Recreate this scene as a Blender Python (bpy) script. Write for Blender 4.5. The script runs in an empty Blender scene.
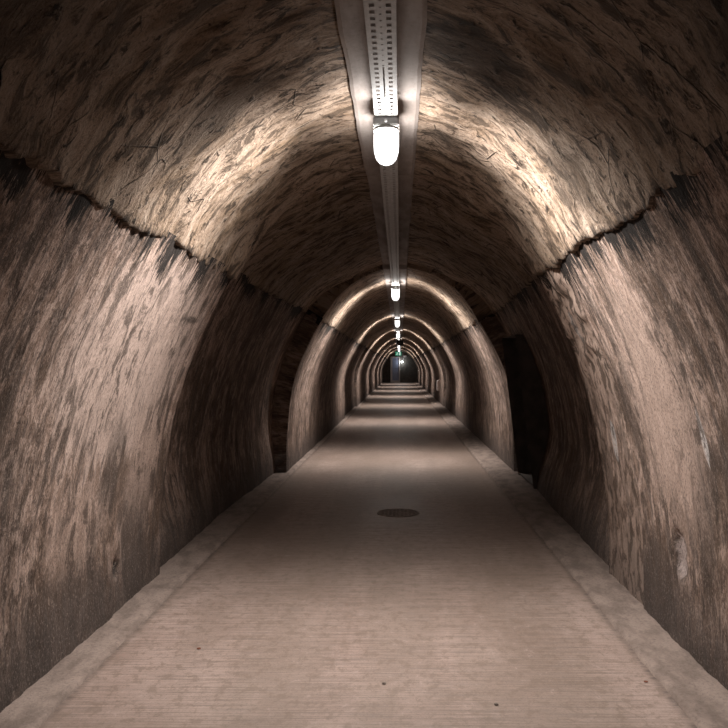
import bpy, bmesh, math, random
from mathutils import Vector, noise, Matrix
random.seed(7)
S = bpy.context.scene
C = S.collection
EYE = 1.6                  # eye height above the floor
F = 765.0                  # focal length in pixels of a 728 px frame
FL, FR = -1.60, 1.31        # floor edges
CX = -0.115                # tunnel axis
CROWN_X = -0.076            # line of the tray and the lamps
LAMPS = [4.24, 13.05, 22.0, 30.8, 40.0, 49.2, 58.4, 67.5]
YE = 74.0                  # far end

# ------------------------------------------------------------------ helpers
def link(name, mesh, mat=None, parent=None):
    o = bpy.data.objects.new(name, mesh); C.objects.link(o)
    if mat: mesh.materials.append(mat)
    if parent: o.parent = parent
    return o
def mesh_of(bm, name, smooth=False):
    bmesh.ops.recalc_face_normals(bm, faces=bm.faces)
    me = bpy.data.meshes.new(name); bm.to_mesh(me); bm.free()
    if smooth:
        for p in me.polygons: p.use_smooth = True
    return me
def box(bm, x0, x1, y0, y1, z0, z1, bev=0.0):
    r = bmesh.ops.create_cube(bm, size=1, matrix=Matrix.Translation(((x0+x1)/2, (y0+y1)/2, (z0+z1)/2)) @ Matrix.Diagonal((x1-x0, y1-y0, z1-z0, 1)))
    if bev:
        es = list({e for v in r['verts'] for e in v.link_edges})
        bmesh.ops.bevel(bm, geom=es, offset=bev, segments=2, affect='EDGES')
def lathe(bm, prof, seg=32, origin=(0, 0, 0)):
    rings = []
    for r, z in prof:
        if r < 1e-5: rings.append([bm.verts.new((origin[0], origin[1], origin[2]+z))])
        else: rings.append([bm.verts.new((origin[0]+r*math.cos(2*math.pi*i/seg), origin[1]+r*math.sin(2*math.pi*i/seg), origin[2]+z)) for i in range(seg)])
    for a, b in zip(rings, rings[1:]):
        for i in range(seg):
            j = (i+1) % seg
            if len(a) == 1: bm.faces.new((a[0], b[i], b[j]))
            elif len(b) == 1: bm.faces.new((a[i], a[j], b[0]))
            else: bm.faces.new((a[i], a[j], b[j], b[i]))
def thing(name, label, cat, loc=(0, 0, 0), group=None):
    o = bpy.data.objects.new(name, None); C.objects.link(o); o.location = loc
    return tag(o, label, cat, group)
def tag(o, label, cat, group=None):
    o['label'] = label; o['category'] = cat
    if group: o['group'] = group
    return o
def struct(name, me, mat, label=None, cat=None):
    o = link(name, me, mat); o['kind'] = 'structure'
    if label: o['label'] = label
    if cat: o['category'] = cat
    return o
def sstep(a, b, x):
    t = max(0.0, min(1.0, (x-a)/(b-a))); return t*t*(3-2*t)

# ------------------------------------------------------------------ node helper
class NT:
    def __init__(s, name):
        s.m = bpy.data.materials.new(name); s.m.use_nodes = True
        s.t = s.m.node_tree; s.n = s.t.nodes; s.n.clear()
        s.out = s.n.new('ShaderNodeOutputMaterial')
        s.uvn = s.n.new('ShaderNodeUVMap'); s.uvn.uv_map = 'UVMap'
        s.uv = s.uvn.outputs[0]
        sp = s.n.new('ShaderNodeSeparateXYZ'); s.t.links.new(s.uv, sp.inputs[0])
        s.s, s.y = sp.outputs[0], sp.outputs[1]
        s.obj = s.n.new('ShaderNodeTexCoord').outputs['Object']
    def put(s, sock, v):
        if isinstance(v, bpy.types.NodeSocket): s.t.links.new(v, sock)
        else:
            if hasattr(sock.default_value, '__len__') and isinstance(v, (tuple, list)) and len(sock.default_value) == 4 and len(v) == 3: v = (*v, 1)
            sock.default_value = v
    def math(s, op, a, b=0.0, c=0.0, clamp=False):
        n = s.n.new('ShaderNodeMath'); n.operation = op; n.use_clamp = clamp
        for i, v in enumerate((a, b, c)): s.put(n.inputs[i], v)
        return n.outputs[0]
    def map(s, v, a, b, c=0.0, d=1.0, smooth=True):
        n = s.n.new('ShaderNodeMapRange'); n.interpolation_type = 'SMOOTHSTEP' if smooth else 'LINEAR'
        for i, x in enumerate((v, a, b, c, d)): s.put(n.inputs[i], x)
        return n.outputs[0]
    def vec(s, src, scale, rot=0.0, loc=(0, 0, 0)):
        n = s.n.new('ShaderNodeMapping'); s.put(n.inputs[0], src)
        n.inputs['Scale'].default_value = scale; n.inputs['Rotation'].default_value = (0, 0, rot); n.inputs['Location'].default_value = loc
        return n.outputs[0]
    def noise(s, v, sc=1.0, det=6.0, rough=0.6, dist=0.0):
        n = s.n.new('ShaderNodeTexNoise'); s.put(n.inputs['Vector'], v)
        for k, x in (('Scale', sc), ('Detail', det), ('Roughness', rough), ('Distortion', dist)): n.inputs[k].default_value = x
        return n.outputs[0]
    def vor(s, v, sc=1.0, feat='F1', rnd=1.0):
        n = s.n.new('ShaderNodeTexVoronoi'); n.feature = feat; s.put(n.inputs['Vector'], v); n.inputs['Scale'].default_value = sc
        n.inputs['Randomness'].default_value = rnd
        return n.outputs[0]
    def mix(s, f, a, b, mode='MIX'):
        n = s.n.new('ShaderNodeMix'); n.data_type = 'RGBA'; n.blend_type = mode
        s.put(n.inputs[0], f); s.put(n.inputs[6], a); s.put(n.inputs[7], b)
        return n.outputs[2]
    def spot(s, cs, cy, rs, ry, soft=0.35, wob=None, amp=0.5):
        # an elliptical mark on the (arc, distance) surface with a ragged rim
        a = s.math('DIVIDE', s.math('SUBTRACT', s.s, cs), rs); b = s.math('DIVIDE', s.math('SUBTRACT', s.y, cy), ry)
        d = s.math('SQRT', s.math('ADD', s.math('MULTIPLY', a, a), s.math('MULTIPLY', b, b)))
        if wob is not None: d = s.math('ADD', d, s.math('MULTIPLY', s.math('SUBTRACT', wob, 0.5), amp*2))
        return s.map(d, 1-soft, 1+soft, 1.0, 0.0)
    def bsdf(s, col, rough=0.85, bump=None, strength=0.5, dist=0.02, metal=0.0, spec=0.5, emit=None, estr=0.0):
        b = s.n.new('ShaderNodeBsdfPrincipled')
        s.put(b.inputs['Base Color'], col); s.put(b.inputs['Roughness'], rough); b.inputs['Metallic'].default_value = metal
        b.inputs['Specular IOR Level'].default_value = spec
        if emit is not None: s.put(b.inputs['Emission Color'], emit); b.inputs['Emission Strength'].default_value = estr
        if bump is not None:
            n = s.n.new('ShaderNodeBump'); n.inputs['Strength'].default_value = strength; n.inputs['Distance'].default_value = dist
            s.put(n.inputs['Height'], bump); s.t.links.new(n.outputs[0], b.inputs['Normal'])
        s.t.links.new(b.outputs[0], s.out.inputs[0]); return s.m

def plain(name, col, rough=0.6, metal=0.0, var=0.25, sc=30, emit=None, estr=0.0):
    t = NT(name); n = t.noise(t.obj, sc, 4)
    c = t.mix(t.map(n, 0.3, 0.7), tuple(x*(1-var) for x in col), tuple(min(1, x*(1+var)) for x in col))
    return t.bsdf(c, rough, n, 0.15, 0.002, metal, emit=emit, estr=estr)

# ------------------------------------------------------------------ tunnel section
PROF = [(1.685, -0.05), (1.682, 0.25), (1.670, 0.55), (1.630, 0.90), (1.565, 1.25), (1.455, 1.62), (1.300, 1.97), (1.115, 2.31), (0.93, 2.58), (0.72, 2.79), (0.49, 2.95), (0.245, 3.05), (0.0, 3.085)]
def catmull(p, n=24):
    out = []
    q = [p[0]] + p + [(-p[-2][0], p[-2][1])]
    for i in range(1, len(q)-2):
        for k in range(n):
            t = k/n; r = []
            for c in (0, 1):
                a, b, d, e = q[i-1][c], q[i][c], q[i+1][c], q[i+2][c]
                r.append(0.5*(2*b + (d-a)*t + (2*a-5*b+4*d-e)*t*t + (3*b-a-3*d+e)*t**3))
            out.append(tuple(r))
    out.append(p[-1]); return out
CURVE = catmull(PROF)
ARC = [0.0]
for a, b in zip(CURVE, CURVE[1:]): ARC.append(ARC[-1] + math.hypot(b[0]-a[0], b[1]-a[1]))
HALF = ARC[-1]
def at_arc(s):                           # half section: (half width, height, outward normal)
    s = max(0.0, min(HALF-1e-6, s)); lo, hi = 0, len(ARC)-1
    while hi-lo > 1:
        m = (lo+hi)//2
        if ARC[m] <= s: lo = m
        else: hi = m
    f = (s-ARC[lo])/(ARC[hi]-ARC[lo]); a, b = CURVE[lo], CURVE[hi]
    tx, tz = b[0]-a[0], b[1]-a[1]; l = math.hypot(tx, tz)
    return a[0]+f*tx, a[1]+f*tz, tz/l, -tx/l
def arc_of_z(z):
    for i, c in enumerate(CURVE):
        if c[1] >= z: return ARC[i]
SEAM = arc_of_z(2.27)
E1, E2 = 5.75, 11.3                      # the lining stands back between these
def step(y):                             # how far the wall stands back
    o = 0.24*sstep(E1, E1+0.025, y)*(1-sstep(E2-0.02, E2, y))
    o += 0.10*sstep(23.3, 23.35, y)*(1-sstep(29.6, 29.65, y))
    o += 0.06*sstep(41.4, 41.5, y)*(1-sstep(47.9, 48.0, y))
    return o
YS = []
def span(a, b, st):
    n = max(1, round((b-a)/st))
    YS.extend(a+(b-a)*i/n for i in range(n))
span(-8.5, 1.2, 0.3); span(1.2, E1, 0.025); span(E1, E1+0.025, 0.0125); span(E1+0.025, 7.6, 0.03); span(7.6, E2-0.02, 0.05); span(E2-0.02, E2, 0.02)
span(E2, 14, 0.04); span(14, 23.3, 0.12); span(23.3, 23.35, 0.05); span(23.35, 29.6, 0.15); span(29.6, 29.65, 0.05)
span(29.65, 41.4, 0.25); span(41.4, 41.5, 0.1); span(41.5, 47.9, 0.3); span(47.9, 48.0, 0.1); span(48.0, YE, 0.4); YS.append(YE)
NY0, NY1 = 9.7, 10.95                     # the niche in the right wall
def axis(y): return CX + 0.12*sstep(6.0, 11.0, y)
def widen(y, z): return 1+(0.035*sstep(8.0, 11.0, y)+0.045*sstep(14, 21, y))*sstep(0.3, 1.5, z)
def nz(x, y, z, sc): return noise.noise((x*sc, y*sc, z*sc))

def seam_wob(side, y):
    return 0.030*noise.noise((y*1.3, side*7.1, 0)) + 0.028*noise.noise((y*7, side*3.3, 2)) + 0.022*noise.noise((y*19, side*5.7, 5))

def build_wall(side):
    st = 0.028; cols = int((SEAM+0.05)/st)+1
    vs, fs, uvs = [], [], []
    for y in YS:
        o0 = step(y)
        for j in range(cols+1):
            s = (SEAM+0.05)*j/cols
            hw, z, nx, nzn = at_arc(s)
            q0 = 0.25+(0.4*sstep(6.2, 9.0, y) if side < 0 else 0)
            d = o0*(q0+(1-q0)*sstep(0.1, 0.9, s))
            d += 0.018*nz(side*9, y*0.8, s*0.7, 1.3) + 0.009*noise.noise((y*9, s*1.6, side*4)) + 0.005*noise.noise((y*22, s*9, side*2))
            # broken, rough strip along the right lip
            if side > 0:
                rs = sstep(4.93, 4.98, y)*(1-sstep(E1-0.02, E1, y))
                hi = sstep(1.55, 1.85, s)
                d += rs*(0.010 + (0.004+0.045*hi)*(noise.fractal((y*5, s*5, 3), 1.0, 2.0, 3)))
                g = (abs(y-4.95) < 0.02); d += 0.018 if g and s < 2.3 else 0
                a, b = (s-0.60)/0.14, (y-4.24)/0.10          # the pit low on the wall
                r = math.hypot(a, b) + 0.3*noise.noise((y*12, s*12, 0))
                d += 0.035*(1-sstep(0.7, 1.05, r))
            else:
                d += 0.012*(abs(y-5.60) < 0.015)*sstep(0.9, 1.3, s)
                a, b = (s-0.37)/0.06, (y-4.83)/0.05
                d += 0.05*(1-sstep(0.6, 1.1, math.hypot(a, b) + 0.3*noise.noise((y*15, s*15, 0))))
            vs.append((axis(y) + side*(hw*widen(y, z) + d*nx), y, z + d*nzn)); uvs.append((s, y))
    w = cols+1
    for i in range(len(YS)-1):
        for j in range(cols):
            ym = (YS[i]+YS[i+1])/2; zm = vs[i*w+j][2]
            if side > 0 and NY0 < ym < NY1 and zm < 1.98: continue
            f = (i*w+j, i*w+j+1, (i+1)*w+j+1, (i+1)*w+j)
            fs.append(f if side > 0 else f[::-1])
    me = bpy.data.meshes.new('wall'); me.from_pydata(vs, [], fs)
    ul = me.uv_layers.new(name='UVMap')
    for l in me.loops: ul.data[l.index].uv = uvs[l.vertex_index]
    for p in me.polygons: p.use_smooth = True
    return me
def build_vault():
    st = 0.028; L = 2*(HALF-SEAM); cols = int(L/st)
    vs, fs, uvs = [], [], []
    for y in YS:
        a0 = -0.02+seam_wob(-1, y); a1 = L+0.02+seam_wob(1, y); o0 = step(y)
        for j in range(cols+1):
            a = a0+(a1-a0)*j/cols
            q = a+SEAM
            side = -1
            if q > HALF: q = 2*HALF-q; side = 1
            hw, z, nx, nzn = at_arc(q)
            e = min(a-a0, a1-a)
            d = o0*(0.25+0.75*(1-sstep(0.0, 0.9, e)))
            d -= 0.014*sstep(-0.001, 0.03, e)
            if j in (0, cols): d += 0.03
            cr = sstep(0.18, 0.28, abs(side*hw+axis(y)-CROWN_X))
            d += cr*(0.030*noise.fractal((y*0.9, a*1.1, 4), 1.0, 2.0, 3) + 0.021*noise.fractal((y*5+a*1.5, a*2.6, 1), 0.9, 2.1, 4) + 0.006*noise.noise((y*24, a*14, 9)))
            vs.append((axis(y) + side*(hw*widen(y, z) + d*nx), y, z + d*nzn)); uvs.append((a, y))
    w = cols+1
    for i in range(len(YS)-1):
        for j in range(cols): fs.append((i*w+j, i*w+j+1, (i+1)*w+j+1, (i+1)*w+j))
    me = bpy.data.meshes.new('vault'); me.from_pydata(vs, [], fs)
    ul = me.uv_layers.new(name='UVMap')
    for l in me.loops: ul.data[l.index].uv = uvs[l.vertex_index]
    for p in me.polygons: p.use_smooth = True
    return me

# ------------------------------------------------------------------ materials of the shell
def wall_mat(side):
    t = NT('stained concrete wall left' if side < 0 else 'stained concrete wall right')
    off = (3.1, 8.2, 0) if side < 0 else (0.4, 0.9, 0)
    streak = t.noise(t.vec(t.uv, (1.6, 9, 1), 0.08, off), 1, 8, 0.68, 0.6)
    streak2 = t.noise(t.vec(t.uv, (7, 36, 1), 0.10, off), 1, 6, 0.7, 0.4)
    blot = t.noise(t.vec(t.uv, (0.8, 1.5, 1), 0.0, off), 1.6, 7, 0.62, 0.4)
    mid = t.noise(t.vec(t.uv, (3, 6, 1), 0.1, off), 2.2, 8, 0.68, 0.5)
    grain = t.noise(t.vec(t.uv, (0.6, 1, 1)), 85, 4, 0.75)
    pale, tan, brown = (0.44, 0.325, 0.272), (0.28, 0.195, 0.155), (0.120, 0.080, 0.059)
    c = t.mix(t.map(blot, 0.40, 0.58), brown, tan)
    c = t.mix(t.math('MULTIPLY', t.map(mid, 0.47, 0.55), t.map(blot, 0.40, 0.56, 0.15, 1)), c, pale)
    c = t.mix(t.math('MULTIPLY', t.map(streak, 0.50, 0.60), 0.75), c, (0.085, 0.066, 0.057))
    c = t.mix(t.math('MULTIPLY', t.map(streak2, 0.52, 0.61), 0.65), c, (0.08, 0.064, 0.057))
    if side < 0:
        p = t.spot(1.72, 4.55, 0.62, 1.05, 0.10, streak, 0.9)          # bare pale plaster
        c = t.mix(t.math('MULTIPLY', p, 0.80), c, t.mix(t.map(grain, 0.35, 0.65), (0.40, 0.30, 0.255), (0.54, 0.42, 0.365)))
        c = t.mix(t.math('MULTIPLY', t.math('MULTIPLY', p, t.map(streak2, 0.53, 0.60)), 0.75), c, (0.13, 0.10, 0.088))
        for cs, cy, rs, ry, k in ((0.62, 5.15, 0.42, 0.26, 0.8), (1.05, 4.6, 0.30, 0.14, 0.6), (0.9, 3.2, 0.5, 0.35, 0.5), (0.35, 4.0, 0.2, 0.5, 0.6), (2.02, 5.28, 0.025, 0.16, 0.85), (1.86, 5.33, 0.05, 0.05, 0.7)):
            c = t.mix(t.math('MULTIPLY', t.spot(cs, cy, rs, ry, 0.4, mid, 0.8), k), c, (0.085, 0.066, 0.057))
        for cs, cy, rs, ry, k in ((1.05, 5.2, 0.35, 0.3, 0.6), (0.75, 4.2, 0.22, 0.35, 0.45)):
            c = t.mix(t.math('MULTIPLY', t.spot(cs, cy, rs, ry, 0.4, mid, 0.9), k), c, pale)
        c = t.mix(t.spot(0.37, 4.83, 0.06, 0.05, 0.3, mid, 0.5), c, (0.02, 0.018, 0.016))
    else:
        for cs, cy, rs, ry, k in ((1.14, 5.31, 0.13, 0.045, 0.95), (1.31, 3.66, 0.15, 0.035, 0.9), (1.96, 5.40, 0.13, 0.07, 0.8), (1.05, 5.95, 0.10, 0.03, 0.8)):
            c = t.mix(t.math('MULTIPLY', t.spot(cs, cy, rs, ry, 0.12, mid, 0.5), k), c, (0.55, 0.52, 0.51))
        for cs, cy, rs, ry, k in ((0.60, 4.24, 0.15, 0.10, 0.65), (0.9, 3.85, 0.5, 0.10, 0.55), (0.3, 4.6, 0.3, 0.5, 0.6), (1.45, 4.75, 0.28, 0.10, 0.5), (1.98, 5.3, 0.06, 0.10, 0.7), (2.1, 5.15, 0.04, 0.15, 0.7)):
            c = t.mix(t.math('MULTIPLY', t.spot(cs, cy, rs, ry, 0.4, mid, 0.8), k), c, (0.075, 0.058, 0.05))
        c = t.mix(t.math('MULTIPLY', t.spot(0.58, 4.27, 0.12, 0.05, 0.3, mid, 1.0), 0.8), c, (0.40, 0.33, 0.31))
        c = t.mix(t.math('MULTIPLY', t.spot(1.45, 4.15, 0.60, 0.42, 0.5, mid, 1.1), 0.75), c, pale)  # brighter stretch abreast of the lamp, painted into the wall colour
        j = t.math('MULTIPLY', t.map(t.math('ABSOLUTE', t.math('SUBTRACT', t.y, t.math('ADD', 4.93, t.math('MULTIPLY', blot, 0.04)))), 0.008, 0.025, 1, 0), t.map(streak, 0.3, 0.5))
        c = t.mix(t.math('MULTIPLY', j, 0.8), c, (0.04, 0.033, 0.03))
    # dirt along the foot and the ragged dark seam under the vault
    m2 = t.noise(t.vec(t.uv, (2.6, 5.5, 1), 0.12, (6+off[0], 1, 0)), 1.7, 10, 0.74, 0.5)
    zone = t.noise(t.vec(t.uv, (0.7, 1.1, 1), 0, (2+off[0], 5, 0)), 1.4, 3, 0.5)
    c = t.mix(t.math('MULTIPLY', t.math('MULTIPLY', t.map(m2, 0.50, 0.57), t.map(zone, 0.40, 0.55, 0.12, 1)), 0.8), c, (0.060, 0.044, 0.036))
    c = t.mix(t.math('MULTIPLY', t.map(m2, 0.42, 0.36), 0.45), c, (0.46, 0.35, 0.29))
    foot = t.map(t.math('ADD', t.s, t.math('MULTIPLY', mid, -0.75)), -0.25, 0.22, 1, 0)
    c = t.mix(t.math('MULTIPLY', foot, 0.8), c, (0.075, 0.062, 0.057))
    c = t.mix(t.map(grain, 0.50, 0.62, 0.0, 0.65), c, (0.07, 0.053, 0.045))
    c = t.mix(t.map(grain, 0.46, 0.34, 0.0, 0.35), c, (0.52, 0.42, 0.36))
    if side > 0:
        rough_zone = t.math('MULTIPLY', t.math('MULTIPLY', t.map(t.y, 4.93, 4.99), t.map(t.y, 5.74, 5.78, 1, 0)), t.map(t.s, 1.3, 1.8, 0.45, 1.0))
        c = t.mix(t.math('MULTIPLY', rough_zone, t.math('MULTIPLY', t.map(mid, 0.44, 0.52), 0.75)), c, (0.45, 0.335, 0.275))  # paler broken concrete, with a highlight on the lip painted in
        c = t.mix(t.math('MULTIPLY', rough_zone, t.math('MULTIPLY', t.map(mid, 0.50, 0.40), 0.8)), c, (0.10, 0.075, 0.06))
    rag = t.noise(t.vec(t.uv, (5, 40, 1), 0.06, off), 1, 5, 0.72)
    patchy = t.noise(t.vec(t.uv, (0.3, 2.2, 1), 0.0, off), 1, 3, 0.6)
    edge = t.math('ADD', SEAM+0.02, t.math('SUBTRACT', t.math('MULTIPLY', t.math('SUBTRACT', rag, 0.5), 1.0), t.map(patchy, 0.38, 0.62, -0.03, 0.20)))
    grime = t.map(t.math('SUBTRACT', t.s, edge), -0.015, 0.015)
    c = t.mix(t.math('MULTIPLY', grime, 0.96), c, (0.016, 0.014, 0.013))
    h = t.math('ADD', t.math('MULTIPLY', streak2, 0.5), t.math('ADD', t.math('MULTIPLY', mid, 0.9), t.math('MULTIPLY', grain, 0.25)))
    return t.bsdf(c, 0.9, h, 0.8, 0.025, spec=0.12)

def vault_mat():
    t = NT('crumbling ochre vault plaster')
    w1 = t.noise(t.vec(t.uv, (3.4, 8.0, 1), 0.35, (1, 2, 0)), 1, 10, 0.72, 0.8)
    w2 = t.noise(t.vec(t.uv, (11, 26, 1), 0.42, (5, 2, 0)), 1, 8, 0.70, 0.8)
    blot = t.noise(t.vec(t.uv, (1, 1.2, 1), 0.2, (2, 9, 0)), 1.5, 7, 0.6, 0.5)
    grain = t.noise(t.uv, 60, 5, 0.7)
    c = t.mix(t.map(blot, 0.36, 0.64), (0.25, 0.170, 0.112), (0.41, 0.305, 0.232))
    c = t.mix(t.map(w1, 0.47, 0.66, 0, 0.7), c, (0.52, 0.415, 0.335))
    c = t.mix(t.math('MULTIPLY', t.map(w1, 0.49, 0.42), 0.85), c, (0.085, 0.060, 0.043))
    c = t.mix(t.math('MULTIPLY', t.map(w2, 0.45, 0.36), 0.9), c, (0.05, 0.037, 0.029))
    c = t.mix(t.math('MULTIPLY', t.map(t.y, 3.0, 2.0), t.map(blot, 0.40, 0.58, 0.7, 0.1)), c, (0.13, 0.097, 0.075))   # dimness away from the first lamp, painted into the near stretch
    c = t.mix(t.math('MULTIPLY', t.spot(HALF-SEAM+0.45, 3.35, 0.30, 0.28, 0.4, w1, 1.0), 0.75), c, (0.045, 0.034, 0.027))
    c = t.mix(t.math('MULTIPLY', t.spot(HALF-SEAM+1.15, 3.75, 0.22, 0.30, 0.4, w1, 1.1), 0.6), c, (0.06, 0.044, 0.034))
    c = t.mix(t.math('MULTIPLY', t.spot(HALF-SEAM-0.75, 3.55, 0.35, 0.18, 0.4, w1, 1.1), 0.6), c, (0.06, 0.044, 0.034))
    pit = t.noise(t.vec(t.uv, (8, 14, 1), 0.4, (3, 4, 0)), 1, 5, 0.6, 0.5)
    c = t.mix(t.math('MULTIPLY', t.map(pit, 0.60, 0.66), 0.85), c, (0.035, 0.026, 0.020))
    ck = t.vor(t.vec(t.mix(0.06, t.uv, t.n.new('ShaderNodeTexNoise').outputs[1]), (2.0, 3.2, 1), 0.4), 1.2, 'DISTANCE_TO_EDGE')
    crack = t.math('MULTIPLY', t.map(ck, 0.0, 0.014, 1, 0), t.map(blot, 0.50, 0.60))
    c = t.mix(t.math('MULTIPLY', crack, 0.8), c, (0.03, 0.024, 0.02))
    L = 2*(HALF-SEAM)
    d = t.math('MINIMUM', t.s, t.math('SUBTRACT', L, t.s))
    rag = t.noise(t.vec(t.uv, (3, 22, 1)), 1, 5, 0.7)
    gr = t.map(t.math('ADD', d, t.math('MULTIPLY', t.math('SUBTRACT', 0.55, rag), 0.45)), -0.02, 0.05, 1, 0)
    c = t.mix(t.math('MULTIPLY', gr, 0.85), c, (0.035, 0.028, 0.024))
    c = t.mix(t.map(grain, 0.50, 0.66, 0.0, 0.55), c, (0.08, 0.06, 0.046))
    h = t.math('ADD', t.math('ADD', t.math('MULTIPLY', w1, 1.1), t.math('MULTIPLY', w2, 0.7)), t.math('SUBTRACT', t.math('SUBTRACT', t.math('MULTIPLY', grain, 0.2), t.map(pit, 0.56, 0.68, 0, 0.5)), t.math('MULTIPLY', crack, 0.5)))
    return t.bsdf(c, 0.88, h, 1.0, 0.045, spec=0.2)

def floor_mat():
    t = NT('broomed concrete floor')
    brush = t.noise(t.vec(t.obj, (1.6, 125, 1)), 1, 4, 0.6)
    brush2 = t.noise(t.vec(t.obj, (3.5, 30, 1), 0.02), 1, 5, 0.6)
    blot = t.noise(t.vec(t.obj, (0.9, 0.5, 1)), 1.3, 6, 0.6, 0.3)
    lane = t.noise(t.vec(t.obj, (1.3, 0.16, 1), 0, (4.2, 0, 0)), 1, 4, 0.55)
    grain = t.noise(t.obj, 90, 4, 0.7)
    c = t.mix(t.map(blot, 0.35, 0.65), (0.335, 0.245, 0.206), (0.45, 0.343, 0.298))
    c = t.mix(t.math('MULTIPLY', t.map(lane, 0.42, 0.60), 0.5), c, (0.225, 0.172, 0.135))
    c = t.mix(t.math('MULTIPLY', t.map(brush, 0.47, 0.58), 0.6), c, (0.20, 0.150, 0.122))
    c = t.mix(t.math('MULTIPLY', t.map(brush2, 0.5, 0.64), 0.32), c, (0.20, 0.16, 0.14))
    c = t.mix(t.map(grain, 0.50, 0.66, 0, 0.4), c, (0.14, 0.11, 0.095))
    mo = t.noise(t.vec(t.obj, (9, 7, 1)), 1.6, 9, 0.75, 0.3)
    c = t.mix(t.math('MULTIPLY', t.map(mo, 0.49, 0.60), 0.55), c, (0.20, 0.148, 0.115))
    c = t.mix(t.math('MULTIPLY', t.map(mo, 0.42, 0.34), 0.4), c, (0.46, 0.36, 0.325))
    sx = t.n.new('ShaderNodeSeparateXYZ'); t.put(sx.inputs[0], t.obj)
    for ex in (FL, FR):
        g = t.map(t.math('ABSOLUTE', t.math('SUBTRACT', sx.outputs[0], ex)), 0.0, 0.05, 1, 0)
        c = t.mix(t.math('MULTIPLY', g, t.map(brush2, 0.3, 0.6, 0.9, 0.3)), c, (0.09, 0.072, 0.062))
    h = t.math('ADD', brush, t.math('MULTIPLY', grain, 0.4))
    return t.bsdf(c, t.map(blot, 0.3, 0.7, 0.50, 0.62), h, 0.35, 0.008, spec=0.5)

def kerb_mat():
    t = NT('mortar kerb')
    n = t.noise(t.vec(t.obj, (5, 2.5, 5)), 1.5, 8, 0.65); g = t.noise(t.obj, 60, 5, 0.7)
    c = t.mix(t.map(n, 0.35, 0.62), (0.20, 0.155, 0.132), (0.32, 0.25, 0.215))
    c = t.mix(t.map(g, 0.45, 0.75, 0, 0.55), c, (0.10, 0.08, 0.07))
    return t.bsdf(c, 0.85, t.math('ADD', n, t.math('MULTIPLY', g, 0.4)), 0.6, 0.02, spec=0.25)
def band_mat():
    t = NT('smooth grey mortar band')
    n = t.noise(t.vec(t.obj, (6, 1.6, 6)), 1.3, 7, 0.6); g = t.noise(t.obj, 40, 5, 0.7)
    c = t.mix(t.map(n, 0.35, 0.65), (0.235, 0.20, 0.182), (0.36, 0.32, 0.30))
    c = t.mix(t.map(g, 0.5, 0.75, 0, 0.4), c, (0.13, 0.105, 0.09))
    return t.bsdf(c, 0.8, t.math('ADD', n, t.math('MULTIPLY', g, 0.3)), 0.35, 0.01, spec=0.25)

# ------------------------------------------------------------------ shell
struct('wall_left', build_wall(-1), wall_mat(-1), 'stained brown concrete wall on the left with dark ragged seam', 'wall')
struct('wall_right', build_wall(1), wall_mat(1), 'stained brown concrete wall on the right with broken strip and pale scars', 'wall')
struct('ceiling', build_vault(), vault_mat(), 'rough ochre plaster vault overhead', 'ceiling')

bm = bmesh.new(); box(bm, -2.1, 2.1, -8.5, YE+0.2, -0.2, 0.0)
struct('floor', mesh_of(bm, 'floor'), floor_mat(), 'pinkish grey broomed concrete floor of the tunnel', 'floor')
def kerb(side, inner, name, label):
    rows = []
    bm = bmesh.new()
    ys = [-8.5+0.3*i for i in range(32)] + [1.1+0.05*i for i in range(260)] + [14.1+0.4*i for i in range(150)]
    for y in ys:
        w = 0.012*noise.noise((y*2.3, side, 0)) + 0.008*noise.noise((y*9, side, 3))
        hgt = 0.026 + 0.006*noise.noise((y*3.1, side, 8))
        xo = CX + side*(1.68+0.30)
        pts = [(inner + side*(w+0.0), -0.01), (inner + side*(w+0.006), 0.016), (inner+side*(0.03+w), 0.027), (inner+side*0.10, hgt), (inner+side*0.2, hgt+0.012+0.012*noise.noise((y*4, side, 5))), (xo, hgt+0.02), (xo, -0.01)]
        rows.append([bm.verts.new((x, y, z)) for x, z in pts])
    for a, b in zip(rows, rows[1:]):
        for k in range(len(a)-1): bm.faces.new((a[k], a[k+1], b[k+1], b[k]))
    bm.faces.new(rows[0]); bm.faces.new(rows[-1][::-1])
    return struct(name, mesh_of(bm, name, True), KERB, label, 'kerb')
KERB = kerb_mat()
kerb(-1, FL, 'trim_1', 'low mortar kerb along the foot of the left wall')
kerb(1, FR, 'trim_2', 'low mortar kerb along the foot of the right wall')

# mortar band along the crown
bm = bmesh.new(); rows = []
ys = [-8.5+0.3*i for i in range(32)] + [1.1+0.05*i for i in range(260)] + [14.1+0.4*i for i in range(150)]
for y in ys:
    l = CROWN_X-0.182+0.010*noise.noise((y*2, 0, 1))+0.006*noise.noise((y*9, 0, 4)); r = CROWN_X+0.182+0.012*noise.noise((y*2, 5, 1))+0.006*noise.noise((y*9, 5, 4))
    dz = step(y)*0.25 + 0.004*noise.noise((y*3, 2, 2))
    rows.append([bm.verts.new(p) for p in ((l-0.004, y, 3.19), (l, y, 3.038+dz), (l+0.02, y, 3.030+dz), (CROWN_X, y, 3.035+dz), (r-0.02, y, 3.030+dz), (r, y, 3.038+dz), (r+0.004, y, 3.19))])
for a, b in zip(rows, rows[1:]):
    for k in range(6): bm.faces.new((a[k], a[k+1], b[k+1], b[k]))
struct('trim_3', mesh_of(bm, 'trim_3'), band_mat(), 'smooth grey mortar band along the crown of the vault', 'ceiling band')

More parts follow.
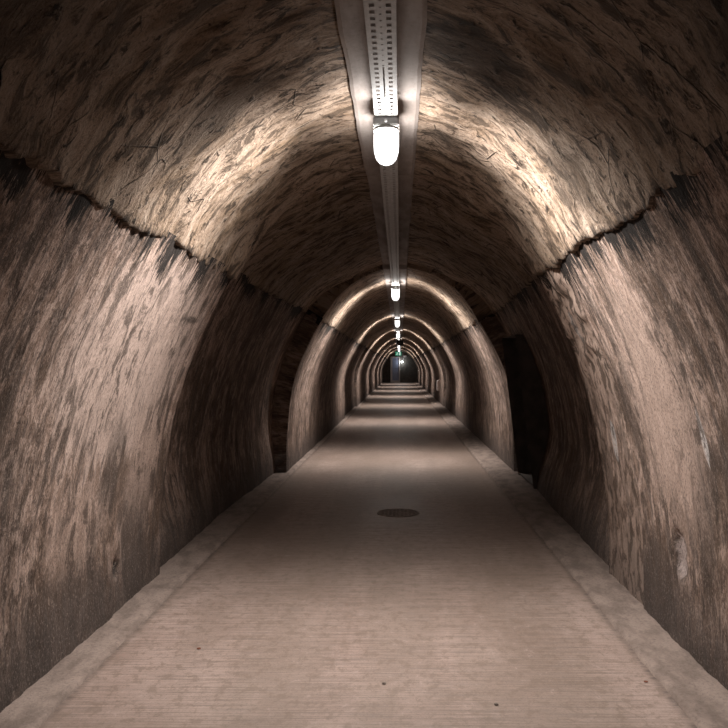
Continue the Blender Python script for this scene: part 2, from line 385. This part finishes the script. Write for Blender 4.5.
# niche in the right wall
bm = bmesh.new(); xi, xo = 1.70, 2.75
for q in (((xi, NY0, -0.02), (xo, NY0, -0.02), (xo, NY0, 2.0), (xi-0.24, NY0, 2.0)), ((xi, NY1, -0.02), (xo, NY1, -0.02), (xo, NY1, 2.0), (xi-0.24, NY1, 2.0)),
          ((xo, NY0, -0.02), (xo, NY1, -0.02), (xo, NY1, 2.0), (xo, NY0, 2.0)), ((xi-0.24, NY0, 2.0), (xo, NY0, 2.0), (xo, NY1, 2.0), (xi-0.24, NY1, 2.0)),
          ((xi, NY0, 0.07), (xo, NY0, 0.07), (xo, NY1, 0.07), (xi, NY1, 0.07))):
    bm.faces.new([bm.verts.new(p) for p in q])
struct('wall_niche', mesh_of(bm, 'niche'), plain('shade-dark niche masonry', (0.075, 0.06, 0.052), 0.95, sc=6), 'dark recess opening in the right wall', 'niche')  # shade of the recess is put into this dark masonry colour

# end wall, with its opening and the blue grey door
ENDM = plain('dark end wall', (0.10, 0.085, 0.075), 0.9, sc=4)
bm = bmesh.new(); box(bm, -2.6, 2.6, YE, YE+0.25, -0.1, 3.4)
struct('wall_end', mesh_of(bm, 'end'), ENDM, 'dark wall closing the far end of the tunnel', 'wall')
door = bpy.data.objects.new('door_1', None); C.objects.link(door); door['kind'] = 'structure'; door.location = (-0.42, YE, 0)
door['label'] = 'blue grey door in a pale frame at the far end'; door['category'] = 'door'
PALE = plain('pale painted frame', (0.62, 0.56, 0.54), 0.6)
BLUE = plain('blue grey door paint', (0.30, 0.33, 0.46), 0.5, var=0.1)
bm = bmesh.new(); box(bm, -0.5, -0.32, -0.12, 0, 0.0, 2.5); box(bm, 0.32, 0.42, -0.12, 0, 0.0, 2.5); box(bm, -0.32, 0.32, -0.12, 0, 2.4, 2.5); box(bm, -0.32, 0.32, -0.16, 0, 0, 0.2)
link('door_frame', mesh_of(bm, 'frame'), PALE, door)
bm = bmesh.new(); box(bm, -0.32, 0.32, -0.05, 0, 0.2, 2.4)
for z0, z1 in ((0.35, 1.2), (1.35, 2.25)): box(bm, -0.24, 0.24, -0.065, -0.05, z0, z1)
leaf = link('door_leaf', mesh_of(bm, 'leaf'), BLUE, door)
STEEL = plain('galvanised steel', (0.42, 0.42, 0.42), 0.6, 0.15, 0.12, 25)
bm = bmesh.new(); box(bm, 0.20, 0.28, -0.12, -0.065, 1.05, 1.09); link('door_handle', mesh_of(bm, 'handle'), STEEL, leaf)

# ------------------------------------------------------------------ cable tray
TZ = 2.962
tray = thing('cable_tray', 'perforated steel cable tray running along the crown of the vault', 'cable tray', (CROWN_X, -8.0, TZ))
def hole_row(bm, xs, ys, holes, z):
    grid = [[bm.verts.new((x, y, z)) for x in xs] for y in ys]
    for i in range(len(ys)-1):
        for j in range(len(xs)-1):
            if (i, j) in holes: continue
            bm.faces.new((grid[i][j], grid[i][j+1], grid[i+1][j+1], grid[i+1][j]))
TW = 0.061; PIT = 0.056
bm = bmesh.new()
n0 = int((1.6+8)/PIT); n1 = int((23.0+8)/PIT); y_a = n0*PIT; y_b = n1*PIT
box(bm, -TW, TW, 0, y_a, -0.0006, 0.0006)
xs = [-TW, -0.042, -0.022, -0.004, 0.004, 0.022, 0.042, TW]
ys = []; holes = set()
for k in range(n0, n1):
    b = k*PIT; i = len(ys)
    ys += [b, b+0.006, b+0.018, b+0.033, b+0.042]
    for r in (1, 2): holes.add((i+r, 1)); holes.add((i+r, 5))
    holes.add((i+3, 3))
    if 3.45 < b-8 < 3.85: 
        for r in range(5): holes.add((i+r, 3))
ys.append(y_b); hole_row(bm, xs, ys, holes, 0.0)
bmesh.ops.remove_doubles(bm, verts=bm.verts, dist=1e-5)
box(bm, -TW, TW, y_b, 78.5, -0.0006, 0.0006)
base = link('tray_base', mesh_of(bm, 'tray_base'), STEEL, tray)
so = base.modifiers.new('sheet', 'SOLIDIFY'); so.thickness = 0.0015
for sx in (-1, 1):
    bm = bmesh.new(); box(bm, sx*TW-0.001, sx*TW+0.001, 0, 78.5, 0, 0.035); link('side_flange', mesh_of(bm, 'flange'), STEEL, tray)
hm = None
for k in range(27):
    y = 1.5+3.0*k
    if y > 78: break
    if hm is None:
        bm = bmesh.new(); box(bm, -TW+0.002, TW-0.002, -0.015, 0.015, 0.036, 0.041)
        for sx in (-1, 1): box(bm, sx*0.045-0.004, sx*0.045+0.004, -0.004, 0.004, 0.041, 0.085)
        hm = mesh_of(bm, 'hanger')
        hm.materials.append(STEEL)
    o = bpy.data.objects.new('hanger', hm); C.objects.link(o); o.parent = tray; o.location = (0, y, 0)

# ------------------------------------------------------------------ lamps
HOUSE = plain('dark grey lamp housing', (0.20, 0.195, 0.19), 0.5, 0.1, 0.15)
def glass_mat():
    t = NT('glowing frosted lamp glass')
    e = t.n.new('ShaderNodeEmission'); e.inputs[0].default_value = (1.0, 0.985, 0.96, 1); e.inputs[1].default_value = 6.0
    tr = t.n.new('ShaderNodeBsdfTransparent'); tr.inputs[0].default_value = (1, 1, 1, 1)
    m = t.n.new('ShaderNodeMixShader'); m.inputs[0].default_value = 0.22
    t.t.links.new(tr.outputs[0], m.inputs[1]); t.t.links.new(e.outputs[0], m.inputs[2]); t.t.links.new(m.outputs[0], t.out.inputs[0])
    return t.m
GLASS = glass_mat()
def bulb_light(power):
    L = bpy.data.lights.new('bulb', 'POINT'); L.energy = power; L.shadow_soft_size = 0.06; L.color = (1.0, 0.955, 0.91)
    # output shaped by direction: cut upwards and along the tunnel, leaving dark gaps
    L.use_nodes = True; nt = L.node_tree; em = [n for n in nt.nodes if n.type == 'EMISSION'][0]
    tc = nt.nodes.new('ShaderNodeTexCoord'); sp = nt.nodes.new('ShaderNodeSeparateXYZ'); mr = nt.nodes.new('ShaderNodeMapRange')
    nt.links.new(tc.outputs['Normal'], sp.inputs[0]); nt.links.new(sp.outputs[2], mr.inputs[0])
    mr.interpolation_type = 'SMOOTHSTEP'
    for i, v in ((1, -0.55), (2, 0.32), (3, 1.0), (4, 0.075)): mr.inputs[i].default_value = v
    ab = nt.nodes.new('ShaderNodeMath'); ab.operation = 'ABSOLUTE'; nt.links.new(sp.outputs[1], ab.inputs[0])
    m2 = nt.nodes.new('ShaderNodeMapRange'); m2.interpolation_type = 'SMOOTHSTEP'; nt.links.new(ab.outputs[0], m2.inputs[0])
    for i, v in ((1, 0.15), (2, 0.86), (3, 1.0), (4, 0.04)): m2.inputs[i].default_value = v
    m3 = nt.nodes.new('ShaderNodeMapRange'); m3.interpolation_type = 'SMOOTHSTEP'; nt.links.new(sp.outputs[2], m3.inputs[0])
    for i, v in ((1, 0.05), (2, 0.6), (3, 0.0), (4, 1.0)): m3.inputs[i].default_value = v
    mx = nt.nodes.new('ShaderNodeMath'); mx.operation = 'MAXIMUM'; nt.links.new(m2.outputs[0], mx.inputs[0]); nt.links.new(m3.outputs[0], mx.inputs[1])
    mu = nt.nodes.new('ShaderNodeMath'); mu.operation = 'MULTIPLY'; nt.links.new(mr.outputs[0], mu.inputs[0]); nt.links.new(mx.outputs[0], mu.inputs[1])
    nt.links.new(mu.outputs[0], em.inputs['Strength'])
    return L
BULB = bulb_light(535.0)
DZ = TZ
def make_lamp():
    r = thing('bulkhead_lamp', '', 'lamp', (CROWN_X, 0, TZ), 'jar lamps along the vault')
    bm = bmesh.new(); box(bm, -0.070, 0.070, 0.005, 0.15, -0.05, -0.001, 0.006); box(bm, -0.03, 0.03, 0.14, 0.19, -0.035, -0.001, 0.004)
    lathe(bm, [(0.069, 0.0), (0.0715, -0.004), (0.0715, -0.014), (0.066, -0.014)], 32, (0, 0.08, -0.048))
    link('housing', mesh_of(bm, 'housing'), HOUSE, r)
    bm = bmesh.new()
    lathe(bm, [(0.067, 0.0), (0.070, -0.03), (0.070, -0.09), (0.067, -0.125), (0.056, -0.162), (0.038, -0.183), (0.017, -0.193), (0, -0.194)], 36, (0, 0.08, -0.055))
    link('glass_jar', mesh_of(bm, 'glass', True), GLASS, r)
    bm = bmesh.new(); lathe(bm, [(0, -0.012), (0.006, -0.012), (0.009, -0.006), (0.009, 0.0)], 16); 
    bmesh.ops.rotate(bm, verts=bm.verts, cent=(0, 0, 0), matrix=Matrix.Rotation(-math.pi/2, 3, 'X')); bmesh.ops.translate(bm, verts=bm.verts, vec=(0, 0.005, -0.026))
    sc = link('screw', mesh_of(bm, 'screw', True), STEEL, r)
    b = bpy.data.objects.new('bulb', BULB); C.objects.link(b); b.parent = r; b.location = (0, 0.08, -0.145)
    return r
LL = ['nearest and largest glowing jar lamp under the cable tray', 'second glowing jar lamp from the front under the tray', 'third glowing jar lamp from the front, above the floor far ahead',
      'fourth glowing jar lamp from the front, a small bright dot', 'fifth jar lamp from the front, half hidden by the dark hanging box', 'sixth jar lamp from the front, behind the dark hanging box',
      'seventh jar lamp, just above the green exit sign', 'farthest jar lamp on the tray, deep behind the green exit sign']
lamp0 = make_lamp()
for k, y in enumerate(LAMPS):
    if k == 0: r = lamp0
    else:
        r = lamp0.copy(); C.objects.link(r)
        for ch in list(lamp0.children):
            c = ch.copy(); C.objects.link(c); c.parent = r
    r.location = (CROWN_X, y-0.08, TZ); r['label'] = LL[k]

# small lamp by the door
el = thing('wall_lamp', 'small bright lamp on a slanted arm beside the far door', 'lamp', (0.22, YE-0.1, 2.0))
bm = bmesh.new(); lathe(bm, [(0, -0.09), (0.06, -0.07), (0.09, 0), (0.06, 0.07), (0, 0.09)], 20); link('globe', mesh_of(bm, 'globe', True), plain('glowing greenish globe', (0.8, 0.9, 0.86), 0.4, emit=(0.85, 1.0, 0.95), estr=9.0), el)
lt = bpy.data.lights.new('bulb', 'POINT'); lt.energy = 14; lt.shadow_soft_size = 0.05; lt.color = (0.9, 0.97, 1.0)
lo = bpy.data.objects.new('bulb', lt); C.objects.link(lo); lo.parent = el; lo.location = (-0.05, -0.18, -0.02)  # added light, set in front of the globe to brighten the door
bm = bmesh.new(); box(bm, -0.02, 0.02, -0.02, 0.02, 0.05, 0.62); bmesh.ops.rotate(bm, verts=bm.verts, cent=(0, 0, 0), matrix=Matrix.Rotation(0.42, 3, 'Y')); link('arm', mesh_of(bm, 'arm'), PALE, el)
bm = bmesh.new(); box(bm, 0.1, 0.4, 0.02, 0.1, 0.45, 0.62); link('wall_plate', mesh_of(bm, 'plate'), PALE, el)

# ------------------------------------------------------------------ signs, boxes, cover, crumbs
GREEN = plain('green sign face', (0.02, 0.30, 0.17), 0.5, emit=(0.02, 0.45, 0.25), estr=0.35)
WHITE = plain('white sign mark', (0.8, 0.85, 0.82), 0.5, emit=(0.8, 1.0, 0.9), estr=0.6)
DARKP = plain('dark painted sheet', (0.035, 0.033, 0.032), 0.6)
sg = thing('exit_sign', 'green emergency exit sign hanging under the tray far ahead', 'sign', (-0.12, 56.5, 2.36))
bm = bmesh.new(); box(bm, -0.22, 0.22, -0.03, 0.03, 0, 0.30, 0.008); link('sign_box', mesh_of(bm, 'signbox'), GREEN, sg)
bm = bmesh.new()
lathe(bm, [(0, -0.003), (0.024, -0.003), (0.024, 0.003), (0, 0.003)], 16)
bmesh.ops.rotate(bm, verts=bm.verts, cent=(0, 0, 0), matrix=Matrix.Rotation(math.pi/2, 3, 'X')); bmesh.ops.translate(bm, verts=bm.verts, vec=(-0.075, -0.033, 0.235))
def bar(bm, x0, z0, x1, z1, w):
    L = math.hypot(x1-x0, z1-z0); a = math.atan2(z1-z0, x1-x0)
    r = bmesh.ops.create_cube(bm, size=1, matrix=Matrix.Translation(((x0+x1)/2, -0.033, (z0+z1)/2)) @ Matrix.Rotation(-a, 4, 'Y') @ Matrix.Diagonal((L, 0.006, w, 1)))
for q in ((-0.085, 0.20, -0.105, 0.12, 0.04), (-0.105, 0.12, -0.06, 0.08, 0.026), (-0.06, 0.08, -0.07, 0.03, 0.022), (-0.105, 0.12, -0.13, 0.07, 0.026), (-0.13, 0.07, -0.18, 0.06, 0.02), (-0.085, 0.19, -0.04, 0.16, 0.018), (-0.09, 0.19, -0.14, 0.17, 0.018)): bar(bm, *q)
box(bm, 0.04, 0.16, -0.036, -0.030, 0.04, 0.26)
link('running_figure', mesh_of(bm, 'figure'), WHITE, sg)
for sx in (-0.15, 0.15):
    bm = bmesh.new(); box(bm, sx-0.006, sx+0.006, -0.006, 0.006, 0.30, 0.605); link('hanging_rod', mesh_of(bm, 'rod'), DARKP, sg)

hb = thing('hanging_box', 'dark box hanging under the tray ahead of the fifth lamp', 'box', (0.0, 36.0, 2.60))
bm = bmesh.new(); box(bm, -0.16, 0.16, -0.06, 0.06, 0, 0.21, 0.008); link('casing', mesh_of(bm, 'casing'), DARKP, hb)
for sx in (-0.1, 0.02):
    bm = bmesh.new(); box(bm, sx-0.006, sx+0.006, -0.006, 0.006, 0.21, 0.365); link('hanging_rod', mesh_of(bm, 'rod'), DARKP, hb)

pb = thing('junction_box', 'small pale box low on the right wall far ahead', 'box', (CX+1.66, 30.8, 0.60))
bm = bmesh.new(); box(bm, -0.05, 0.055, -0.11, 0.11, 0, 0.42, 0.01); link('casing', mesh_of(bm, 'casing'), PALE, pb)
bm = bmesh.new(); box(bm, -0.062, -0.05, -0.10, 0.10, 0.01, 0.41, 0.004); link('lid', mesh_of(bm, 'lid'), PALE, pb)

IRON = plain('dusty dark iron', (0.25, 0.195, 0.168), 0.75, 0.0, 0.3, 18)
mc = thing('manhole_cover', 'round dark iron manhole cover set flush in the floor', 'manhole cover', (-0.02, 8.33, 0))
bm = bmesh.new(); lathe(bm, [(0, 0.004), (0.20, 0.004), (0.203, 0.001), (0.203, -0.02)], 48)
for i in range(-4, 5):
    for j in range(-4, 5):
        if math.hypot(i, j) < 4.3: box(bm, i*0.042-0.013, i*0.042+0.013, j*0.042-0.013, j*0.042+0.013, 0.003, 0.008)
link('lid', mesh_of(bm, 'lid'), IRON, mc)
bm = bmesh.new(); lathe(bm, [(0.207, -0.02), (0.207, 0.005), (0.212, 0.007), (0.232, 0.006), (0.236, -0.02)], 48); link('frame_ring', mesh_of(bm, 'ring'), IRON, mc)

RED = plain('dry reddish leaf', (0.20, 0.07, 0.04), 0.7); GREYC = plain('grey mortar crumb', (0.16, 0.13, 0.11), 0.9)
def crumb(name, px, py, size, mat, label, cat, flat=0.5):
    d = F*EYE/(py-366); x = (px-400)*d/F
    bm = bmesh.new(); bmesh.ops.create_icosphere(bm, subdivisions=2, radius=size)
    for v in bm.verts:
        v.co *= 1+0.35*noise.noise(v.co*60+Vector((px, py, 0))); v.co.z *= flat
    zm = min(v.co.z for v in bm.verts)
    for v in bm.verts: v.co.z -= zm
    o = link(name, mesh_of(bm, name), mat); o.location = (x, d, 0); return tag(o, label, cat)
crumb('leaf', 199, 649, 0.012, RED, 'tiny dry reddish leaf on the floor near the left kerb', 'leaf', 0.25)
crumb('leaf', 646, 682, 0.011, RED, 'tiny reddish leaf on the floor near the right kerb', 'leaf', 0.25)
crumb('pebble', 384, 684, 0.009, GREYC, 'tiny dark crumb on the floor near the bottom edge, middle', 'pebble')
crumb('pebble', 496, 705, 0.010, GREYC, 'tiny dark crumb on the floor between middle and right leaf', 'pebble')

# ------------------------------------------------------------------ world, camera, colour
w = bpy.data.worlds.new('World'); S.world = w; w.use_nodes = True
bg = [n for n in w.node_tree.nodes if n.type == 'BACKGROUND'][0]
bg.inputs[0].default_value = (0.02, 0.018, 0.017, 1); bg.inputs[1].default_value = 0.05
cd = bpy.data.cameras.new('camera'); cam = bpy.data.objects.new('camera', cd); C.objects.link(cam)
cam.location = (0, 0, EYE); cam.rotation_euler = (math.pi/2, 0, 0)
cd.sensor_width = 36; cd.lens = 36*F/728; cd.shift_x = -36/728; cd.shift_y = 2/728; cd.clip_end = 200; cd.clip_start = 0.05
S.camera = cam
vs = S.view_settings
vs.view_transform = 'Standard'; vs.look = 'None'; vs.gamma = 1; vs.exposure = 0; vs.use_curve_mapping = False
